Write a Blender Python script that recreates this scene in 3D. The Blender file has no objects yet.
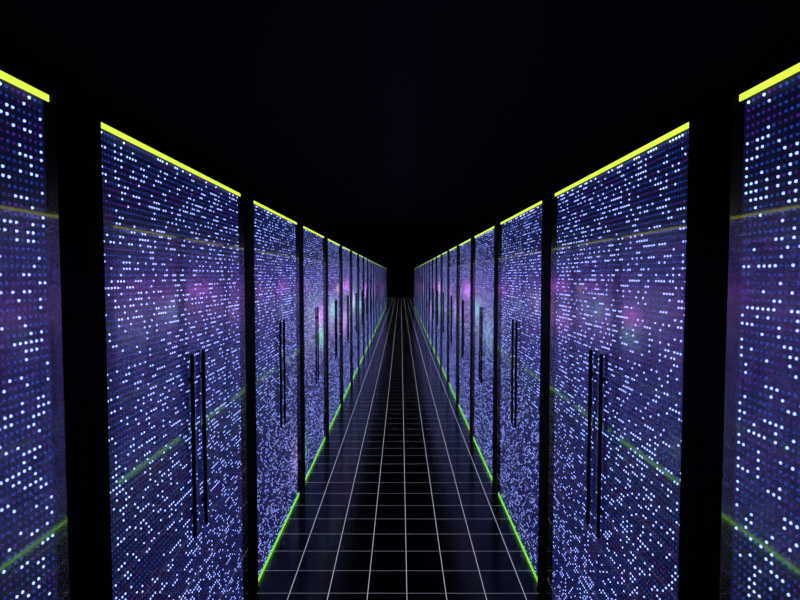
import bpy, bmesh, math
from mathutils import Vector, Matrix

scene = bpy.context.scene
col = scene.collection
scene.view_settings.view_transform = 'Standard'
scene.view_settings.look = 'None'
scene.view_settings.exposure = 0.0
scene.view_settings.gamma = 1.0
scene.view_settings.use_curve_mapping = False
scene.cycles.use_denoising = True
scene.cycles.max_bounces = 12
scene.cycles.glossy_bounces = 8
scene.cycles.transparent_max_bounces = 24
scene.cycles.sample_clamp_indirect = 6.0

# ------------------------------------------------------------------ sizes (metres)
CAM_H = 1.778
CAB_H = 2.202
PITCH = 1.497            # cabinet to cabinet along the aisle
OPEN = 0.655             # half width of a door opening
X_LEFT, X_RIGHT = -0.809, 0.777
FIRST_Y = 0.617
COUNT = 21
LED_D = 0.0300           # how far the LED panel sits behind the posts
LED_U, LED_V = 0.0175, 0.0190   # diode pitch along the aisle and upwards
LED_R = 0.0037

# ------------------------------------------------------------------ node helpers
def new_mat(name):
    m = bpy.data.materials.new(name)
    m.use_nodes = True
    nt = m.node_tree
    nt.nodes.clear()
    out = nt.nodes.new('ShaderNodeOutputMaterial')
    return m, nt, out

class G:
    """short way to wire math nodes"""
    def __init__(s, nt): s.nt = nt
    def put(s, sock, v):
        if hasattr(v, 'is_linked') or isinstance(v, bpy.types.NodeSocket): s.nt.links.new(v, sock)
        else: sock.default_value = v
    def m(s, op, a, b=None, c=None, clamp=False):
        n = s.nt.nodes.new('ShaderNodeMath'); n.operation = op; n.use_clamp = clamp
        s.put(n.inputs[0], a)
        if b is not None: s.put(n.inputs[1], b)
        if c is not None: s.put(n.inputs[2], c)
        return n.outputs[0]
    def v(s, op, a, b=None, scale=None):
        n = s.nt.nodes.new('ShaderNodeVectorMath'); n.operation = op
        s.put(n.inputs[0], a)
        if b is not None: s.put(n.inputs[1], b)
        if scale is not None: s.put(n.inputs['Scale'], scale)
        return n.outputs['Value'] if op in ('DOT_PRODUCT', 'LENGTH', 'DISTANCE') else n.outputs['Vector']
    def comb(s, x, y, z):
        n = s.nt.nodes.new('ShaderNodeCombineXYZ')
        for k, q in enumerate((x, y, z)): s.put(n.inputs[k], q)
        return n.outputs[0]
    def sep(s, a):
        n = s.nt.nodes.new('ShaderNodeSeparateXYZ'); s.put(n.inputs[0], a)
        return n.outputs
    def white(s, vec):
        n = s.nt.nodes.new('ShaderNodeTexWhiteNoise'); n.noise_dimensions = '3D'
        s.put(n.inputs['Vector'], vec)
        return n.outputs['Value']
    def noise(s, vec, scale, detail=2.0):
        n = s.nt.nodes.new('ShaderNodeTexNoise'); n.noise_dimensions = '3D'
        s.put(n.inputs['Vector'], vec); n.inputs['Scale'].default_value = scale
        n.inputs['Detail'].default_value = detail
        return n.outputs['Fac']

# ------------------------------------------------------------------ materials
def led_material(name, glows):
    """LED wall: round diodes on a fixed grid, most of them idling blue or violet,
    some fully lit; a few soft coloured glows, plus broad faint ones added as painted haze."""
    m, nt, out = new_mat(name)
    g = G(nt)
    tc = nt.nodes.new('ShaderNodeTexCoord')
    oi = nt.nodes.new('ShaderNodeObjectInfo')
    x, y, z = g.sep(tc.outputs['Object'])
    u = g.m('DIVIDE', y, LED_U); v = g.m('DIVIDE', g.m('ADD', z, -0.0045), LED_V)
    cu, cv = g.m('FLOOR', u), g.m('FLOOR', v)
    seed = g.m('MULTIPLY', oi.outputs['Random'], 517.0)
    # the domes stand proud of the board; the board itself stays dark
    dome = g.m('LESS_THAN', x, LED_D - 0.0002)
    one = g.white(g.comb(cu, cv, seed))
    run3 = g.white(g.comb(g.m('FLOOR', g.m('DIVIDE', g.m('ADD', cu, g.m('MULTIPLY', cv, 1.37)), 2.2)), cv, g.m('ADD', seed, 31.7)))
    lit = g.m('MAXIMUM', g.m('GREATER_THAN', one, LIT1), g.m('GREATER_THAN', run3, LIT3))
    # idle diodes: groups along a row share a colour
    grp = g.white(g.comb(g.m('FLOOR', g.m('DIVIDE', cu, 5.0)), cv, g.m('ADD', seed, 77.1)))
    jit = g.white(g.comb(cu, cv, g.m('ADD', seed, 9.3)))
    blue_f = g.m('GREATER_THAN', g.m('ADD', g.m('MULTIPLY', grp, 0.65), g.m('MULTIPLY', jit, 0.35)), 0.40)
    idle_lvl = g.m('ADD', 0.35, g.m('MULTIPLY', jit, 0.9))
    mixc = nt.nodes.new('ShaderNodeMix'); mixc.data_type = 'RGBA'
    nt.links.new(blue_f, mixc.inputs['Factor'])
    mixc.inputs['A'].default_value = (*IDLE_VIOLET, 1); mixc.inputs['B'].default_value = (*IDLE_BLUE, 1)
    idle = g.v('SCALE', mixc.outputs['Result'], scale=g.m('MULTIPLY', idle_lvl, dome))
    idle = g.v('SCALE', idle, scale=g.m('SUBTRACT', 1.0, lit))
    litc = g.v('SCALE', LIT_COL, scale=g.m('MULTIPLY', lit, dome))
    e = g.v('ADD', g.v('ADD', litc, idle), BACK)
    geo = nt.nodes.new('ShaderNodeNewGeometry')
    px, py, pz = g.sep(geo.outputs['Position'])
    pos = g.comb(0.0, py, pz)
    for (gy, gz, sy, sz, colr, st) in glows:
        d = g.v('MULTIPLY', g.v('SUBTRACT', pos, (0.0, gy, gz)), (0.0, 1 / sy, 1 / sz))
        w = g.m('EXPONENT', g.m('MULTIPLY', g.v('DOT_PRODUCT', d, d), -1.0))
        e = g.v('ADD', e, g.v('SCALE', tuple(c * st * 2.1 for c in colr), scale=w))
    e = g.v('SCALE', e, scale=g.m('LESS_THAN', x, LED_D + 0.0003))
    p = nt.nodes.new('ShaderNodeBsdfPrincipled')
    nt.links.new(g.v('ADD', (0.01, 0.01, 0.014), g.v('SCALE', (0.6, 0.65, 0.75), scale=g.m('MULTIPLY', lit, dome))), p.inputs['Base Color'])
    p.inputs['Roughness'].default_value = 0.6
    p.inputs['Specular IOR Level'].default_value = 0.2
    nt.links.new(e, p.inputs['Emission Color'])
    p.inputs['Emission Strength'].default_value = 1.0
    nt.links.new(p.outputs[0], out.inputs[0])
    m.cycles.emission_sampling = 'NONE'
    return m

LIT1, LIT3 = 0.81, 0.90
LIT_COL = (1.04, 1.32, 3.4)
IDLE_BLUE = (0.016, 0.062, 0.42)
IDLE_VIOLET = (0.095, 0.012, 0.32)
BACK = (0.0045, 0.0055, 0.036)

MAG = (0.75, 0.16, 0.85); TEAL = (0.25, 0.80, 0.75); PINK = (0.75, 0.35, 0.85)
AMB = (0.75, 0.45, 0.15); GREEN = (0.12, 0.75, 0.30); PALE = (0.55, 0.65, 0.80)
H = CAM_H
glow_left = [(6.3, H - .5, 1.6, .32, PINK, .16), (9.5, H - .5, 2.0, .35, PALE, .16), (5.2, H - .35, .5, .2, TEAL, .15),  # broad faint glows put into the panel emission as general haze
             (5.5, H - .43, .28, .11, MAG, .65), (5.6, H - .62, .25, .12, GREEN, .55), (6.6, H - .42, .35, .13, TEAL, .55),
             (7.1, H - .17, .16, .05, AMB, .7), (8.2, H - .15, .5, .09, MAG, .6), (7.9, H - .68, .5, .16, PINK, .5),
             (9.4, H - .45, .4, .15, PALE, .6), (10.8, H - .60, .5, .16, TEAL, .5), (12.6, H - .35, .5, .15, MAG, .7),
             (15.0, H - .50, .6, .2, PALE, .4), (17.6, H - .45, .7, .25, MAG, .45), (21.5, H - .6, .8, .3, MAG, .35),
             (25.0, H - .6, 1.0, .35, PINK, .5), (4.5, H - 1.5, .2, .10, GREEN, .25), (4.3, H - 1.45, .22, .16, PINK, .2)]
glow_right = [(6.3, H - .35, 1.5, .30, PINK, .16), (10.5, H - .5, 2.2, .35, PALE, .16), (4.9, H - .5, .5, .2, TEAL, .15),  # same painted haze for this row: wide, weak glows added to the panel
              (5.7, H - .36, .30, .12, TEAL, .45), (6.4, H - .17, .32, .08, MAG, .7), (7.6, H - .5, .35, .14, PINK, .4),
              (8.9, H - .30, .35, .11, MAG, .6), (10.9, H - .24, .45, .12, MAG, .9), (11.8, H - .50, .45, .16, TEAL, .7),
              (10.6, H - .72, .40, .14, GREEN, .5), (13.4, H - .30, .5, .15, MAG, .8), (14.2, H - .9, .6, .22, PINK, .6),
              (16.4, H - .55, .6, .2, TEAL, .5), (19.0, H - .45, .8, .25, MAG, .5), (23.0, H - .6, .9, .3, PALE, .4),
              (27.0, H - .5, 1.0, .35, MAG, .6)]
M_LED_L = led_material('led_wall_left_row', glow_left)
M_LED_R = led_material('led_wall_right_row', glow_right)

def emit_mat(name, colr, st):
    m, nt, out = new_mat(name)
    e = nt.nodes.new('ShaderNodeEmission')
    e.inputs[0].default_value = (*colr, 1); e.inputs[1].default_value = st
    nt.links.new(e.outputs[0], out.inputs[0])
    return m
M_YELLOW = emit_mat('yellow_tube', (0.75, 1.0, 0.08), 1.1)
M_GREEN = emit_mat('green_tube', (0.30, 1.0, 0.09), 1.7)

def black_mat(name, base, rough, spec=0.5, metallic=0.0, bump=0.0):
    m, nt, out = new_mat(name)
    g = G(nt)
    p = nt.nodes.new('ShaderNodeBsdfPrincipled')
    tc = nt.nodes.new('ShaderNodeTexCoord')
    n = g.noise(tc.outputs['Object'], 9.0, 3.0)
    p.inputs['Base Color'].default_value = (*base, 1)
    nt.links.new(g.m('ADD', rough - 0.04, g.m('MULTIPLY', n, 0.08)), p.inputs['Roughness'])
    p.inputs['Specular IOR Level'].default_value = spec
    p.inputs['Metallic'].default_value = metallic
    nt.links.new(p.outputs[0], out.inputs[0])
    return m
M_FRAME = black_mat('black_powder_coat', (0.002, 0.002, 0.003), 0.55, 0.03)
M_HANDLE = black_mat('black_metal', (0.003, 0.003, 0.004), 0.35, 0.15)
M_CEIL = black_mat('black_ceiling', (0.06, 0.05, 0.08), 0.7, 0.08)
M_WALL = black_mat('black_wall', (0.003, 0.003, 0.004), 0.9, 0.05)

COAT = (1.0, 0.75, 1.0, 1)      # violet sheen of the coated glass
def glass_mat():
    m, nt, out = new_mat('smoked_glass')
    fr = nt.nodes.new('ShaderNodeFresnel'); fr.inputs['IOR'].default_value = 1.6
    g = G(nt)
    tr = nt.nodes.new('ShaderNodeBsdfTransparent'); tr.inputs[0].default_value = (0.97, 0.97, 0.98, 1)
    a = nt.nodes.new('ShaderNodeBsdfGlossy'); a.distribution = 'GGX'
    a.inputs['Color'].default_value = COAT; a.inputs['Roughness'].default_value = 0.045
    b = nt.nodes.new('ShaderNodeBsdfGlossy'); b.distribution = 'GGX'
    b.inputs['Color'].default_value = COAT; b.inputs['Roughness'].default_value = 0.25
    mx = nt.nodes.new('ShaderNodeMixShader'); mx.inputs[0].default_value = 0.48
    nt.links.new(a.outputs[0], mx.inputs[1]); nt.links.new(b.outputs[0], mx.inputs[2])
    m2 = nt.nodes.new('ShaderNodeMixShader')
    geo = nt.nodes.new('ShaderNodeNewGeometry')
    front = g.m('SUBTRACT', 1.0, geo.outputs['Backfacing'])
    f = g.m('MULTIPLY', g.m('MINIMUM', g.m('MULTIPLY_ADD', fr.outputs[0], 0.5, 0.33), 0.50), front)
    nt.links.new(f, m2.inputs[0])
    nt.links.new(tr.outputs[0], m2.inputs[1]); nt.links.new(mx.outputs[0], m2.inputs[2])
    nt.links.new(m2.outputs[0], out.inputs[0])
    return m
M_GLASS = glass_mat()

def floor_mat():
    m, nt, out = new_mat('black_floor_with_white_joints')
    g = G(nt)
    geo = nt.nodes.new('ShaderNodeNewGeometry')
    x, y, z = g.sep(geo.outputs['Position'])
    def line(c, off, step, half):
        t = g.m('DIVIDE', g.m('SUBTRACT', c, off), step)
        d = g.m('ABSOLUTE', g.m('SUBTRACT', g.m('FRACT', g.m('ADD', t, 0.5)), 0.5))
        return g.m('LESS_THAN', g.m('MULTIPLY', d, step), half)
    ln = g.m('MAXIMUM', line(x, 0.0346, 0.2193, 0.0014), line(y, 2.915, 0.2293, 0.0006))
    tile = nt.nodes.new('ShaderNodeBsdfPrincipled')
    tile.inputs['Base Color'].default_value = (0.004, 0.004, 0.006, 1)
    n = g.noise(geo.outputs['Position'], 3.0, 3.0)
    nt.links.new(g.m('ADD', 0.13, g.m('MULTIPLY', n, 0.08)), tile.inputs['Roughness'])
    tile.inputs['Specular IOR Level'].default_value = 0.20
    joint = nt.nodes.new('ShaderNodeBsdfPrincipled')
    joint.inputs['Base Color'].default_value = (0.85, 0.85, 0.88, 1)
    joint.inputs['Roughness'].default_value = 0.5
    joint.inputs['Emission Color'].default_value = (0.85, 0.88, 1.0, 1)   # glow added to the plain white joints to brighten them
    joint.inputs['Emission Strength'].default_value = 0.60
    mx = nt.nodes.new('ShaderNodeMixShader')
    nt.links.new(ln, mx.inputs[0]); nt.links.new(tile.outputs[0], mx.inputs[1]); nt.links.new(joint.outputs[0], mx.inputs[2])
    nt.links.new(mx.outputs[0], out.inputs[0])
    return m
M_FLOOR = floor_mat()

# ------------------------------------------------------------------ mesh helpers
def add_box(bm, x0, x1, y0, y1, z0, z1):
    vs = [bm.verts.new((x, y, z)) for x in (x0, x1) for y in (y0, y1) for z in (z0, z1)]
    for f in ((0, 1, 3, 2), (4, 6, 7, 5), (0, 4, 5, 1), (2, 3, 7, 6), (0, 2, 6, 4), (1, 5, 7, 3)):
        bm.faces.new([vs[i] for i in f])

def add_rod(bm, p0, p1, r, seg=16, cap=0.0):
    """round bar from p0 to p1 with slightly domed ends"""
    p0, p1 = Vector(p0), Vector(p1)
    d = (p1 - p0).normalized()
    q = Vector((0, 0, 1)).rotation_difference(d)
    L = (p1 - p0).length
    prof = [(0.0, r * 0.55), (cap, r)] + [(L - cap, r), (L, r * 0.55)] if cap else [(0.0, r), (L, r)]
    rings = []
    for (h, rr) in prof:
        rings.append([bm.verts.new(p0 + q @ Vector((rr * math.cos(2 * math.pi * k / seg), rr * math.sin(2 * math.pi * k / seg), h))) for k in range(seg)])
    for a, b in zip(rings, rings[1:]):
        for k in range(seg):
            bm.faces.new((a[k], a[(k + 1) % seg], b[(k + 1) % seg], b[k]))
    bm.faces.new(list(reversed(rings[0]))); bm.faces.new(rings[-1])

def obj(name, bm, mat, parent=None, bevel=0.0, smooth=False):
    bmesh.ops.recalc_face_normals(bm, faces=bm.faces[:])
    if bevel:
        bmesh.ops.bevel(bm, geom=bm.edges[:], offset=bevel, segments=2, affect='EDGES', profile=0.7)
    me = bpy.data.meshes.new(name)
    bm.to_mesh(me); bm.free()
    if smooth:
        for p in me.polygons: p.use_smooth = len(p.vertices) == 4
    me.materials.append(mat)
    o = bpy.data.objects.new(name, me)
    col.objects.link(o)
    if parent: o.parent = parent
    return o

def box(name, dims, mat, parent=None, bevel=0.0):
    bm = bmesh.new(); add_box(bm, *dims)
    return obj(name, bm, mat, parent, bevel)

# ------------------------------------------------------------------ the room
def struct(o):
    o['kind'] = 'structure'
    return o
Y0, Y1, XW, ZC = -4.0, 43.9, 7.0, 5.28
struct(box('floor', (-XW, XW, Y0, Y1, -0.1, 0.0), M_FLOOR))
struct(box('ceiling', (-XW, XW, Y0, Y1, ZC, ZC + 0.1), M_CEIL))
struct(box('wall_left', (-XW - 0.1, -XW, Y0, Y1, 0, ZC), M_WALL))
struct(box('wall_right', (XW, XW + 0.1, Y0, Y1, 0, ZC), M_WALL))
struct(box('wall_far', (-XW, XW, Y1, Y1 + 0.1, 0, ZC), M_WALL))
struct(box('wall_back', (-XW, XW, Y0 - 0.1, Y0, 0, ZC), M_WALL))

# ------------------------------------------------------------------ LED board with its diode domes
def led_board():
    verts, faces = [], []
    y0, y1, z1 = -OPEN + 0.001, OPEN - 0.001, CAB_H - 0.001
    for xx in (LED_D, 0.041):
        for yy in (y0, y1):
            for zz in (0.0, z1): verts.append((xx, yy, zz))
    faces += [(0, 1, 3, 2), (4, 6, 7, 5), (0, 4, 5, 1), (2, 3, 7, 6), (0, 2, 6, 4), (1, 5, 7, 3)]
    ring = [(math.cos(math.pi * k / 4), math.sin(math.pi * k / 4)) for k in range(8)]
    nu = int((OPEN - 0.004) / LED_U)
    for iu in range(-nu, nu):
        cy = (iu + 0.5) * LED_U
        for iv in range(0, 200):
            cz = (iv + 0.5) * LED_V + 0.0045
            if cz > CAB_H - 0.010: break
            b = len(verts)
            for (rr, hh) in ((1.0, 0.0), (0.72, 0.70)):
                for (c, q) in ring:
                    verts.append((LED_D - 0.0004 - hh * LED_R, cy + c * rr * LED_R, cz + q * rr * LED_R))
            verts.append((LED_D - 0.0004 - LED_R, cy, cz))
            for k in range(8):
                j = (k + 1) % 8
                faces.append((b + k, b + j, b + 8 + j, b + 8 + k))
                faces.append((b + 8 + k, b + 8 + j, b + 16))
    me = bpy.data.meshes.new('led_panel')
    me.from_pydata(verts, [], faces); me.update()
    me.materials.append(M_LED_L)
    return me
LED_MESH = led_board()

# ------------------------------------------------------------------ one cabinet
# local axes: +x goes into the cabinet, x = 0 is the front face of the posts, y runs along the aisle
def make_cabinet(led, split):
    # split: where along local y the two glass doors meet
    t = bpy.data.objects.new('server_cabinet', None); col.objects.link(t)
    t.empty_display_size = 0.3
    W = PITCH / 2 - 0.001
    # carcass: side walls, back, roof and base behind the LED wall
    bm = bmesh.new()
    add_box(bm, 0.042, 0.86, -W, -W + 0.03, 0.0, CAB_H)
    add_box(bm, 0.042, 0.86, W - 0.03, W, 0.0, CAB_H)
    add_box(bm, 0.84, 0.86, -W + 0.03, W - 0.03, 0.0, CAB_H)
    add_box(bm, 0.042, 0.84, -W + 0.03, W - 0.03, CAB_H - 0.03, CAB_H)
    add_box(bm, 0.042, 0.84, -W + 0.03, W - 0.03, 0.0, 0.03)
    obj('cabinet_body', bm, M_FRAME, t)
    for s in (-1, 1):
        y0, y1 = sorted((s * OPEN, s * W))
        # post with a shallow stepped inner edge where the door closes
        bm = bmesh.new()
        add_box(bm, 0.0, 0.041, y0, y1, 0.0, CAB_H)
        obj('corner_post', bm, M_FRAME, t, bevel=0.0015)
    o = bpy.data.objects.new('led_panel', LED_MESH); col.objects.link(o); o.parent = t
    o.material_slots[0].link = 'OBJECT'; o.material_slots[0].material = led
    for (z0, z1, mat, text) in ((CAB_H - 0.0155, CAB_H, M_YELLOW, 'glowing yellow light strip along the top'),
                                (0.001, 0.024, M_GREEN, 'glowing green light strip along the floor')):
        o = box('light_strip', (0.0162, 0.0192, -OPEN + 0.001, OPEN - 0.001, z0, z1), mat, t, bevel=0.0006)
        o['label'] = text
    for s in (-1, 1):
        y0, y1 = sorted((split + s * 0.0008, s * (OPEN - 0.002)))
        d = box('glass_door', (0.0012, 0.0062, y0, y1, 0.026, 2.1545), M_GLASS, t)
        bm = bmesh.new()
        hy = split + s * 0.0575
        add_rod(bm, (-0.0095, hy, 0.763), (-0.0095, hy, 1.480), 0.0077, 18, 0.003)
        for hz in (0.763 + 0.10, 1.480 - 0.10):
            add_rod(bm, (-0.0095, hy, hz), (0.0010, hy, hz), 0.0062, 12)
            add_rod(bm, (-0.0015, hy, hz), (0.0011, hy, hz), 0.0105, 16)
        h = obj('door_handle', bm, M_HANDLE, d, smooth=True)
        h['label'] = 'long black bar handle'
    return t

def copy_tree(o, parent=None):
    c = o.copy(); col.objects.link(c); c.parent = parent
    for ch in list(o.children):
        copy_tree(ch, c)
    return c

ORD = ['nearest', 'second', 'third', 'fourth', 'fifth', 'sixth', 'seventh', 'eighth', 'ninth', 'tenth', 'eleventh',
       'twelfth', 'thirteenth', 'fourteenth', 'fifteenth', 'sixteenth', 'seventeenth', 'eighteenth', 'nineteenth',
       'twentieth', 'last']
def label_for(side, k):
    if k == 0:
        return f'nearest server cabinet of the {side} row, cut off by the {side} photo edge'
    if k == 1:
        return f'{side} row\'s large blue-dotted server cabinet with its whole lit door in view, second from camera'
    if k == COUNT - 1:
        return f'last server cabinet at the far end of the {side} row, before the black wall'
    return f'black server cabinet with lit blue-violet door, {ORD[k]} from the camera in the {side} row'

for side, X, rot, led, split in (('left', X_LEFT, math.pi, M_LED_L, 0.027), ('right', X_RIGHT, 0.0, M_LED_R, -0.027)):
    proto = make_cabinet(led, split)
    for k in range(COUNT):
        o = proto if k == 0 else copy_tree(proto)
        o.location = (X, FIRST_Y + k * PITCH, 0.0)
        o.rotation_euler = (0, 0, rot)
        o['label'] = label_for(side, k)
        o['category'] = 'server cabinet'
        o['group'] = f'server cabinets in the {side} row'

# ------------------------------------------------------------------ world and camera
w = bpy.data.worlds.new('dark_room'); scene.world = w
w.use_nodes = True
w.node_tree.nodes['Background'].inputs[0].default_value = (0.0, 0.0, 0.0, 1)

cam = bpy.data.cameras.new('camera')
cam.sensor_width = 36.0
cam.lens = 24.0
cam.clip_start = 0.02
cam.clip_end = 200
co = bpy.data.objects.new('camera', cam); col.objects.link(co)
co.location = (0, 0, CAM_H)
co.rotation_euler = (math.pi / 2 - math.atan(24 / 533.3), 0.0, math.atan(0.7 / 533.3))
scene.camera = co
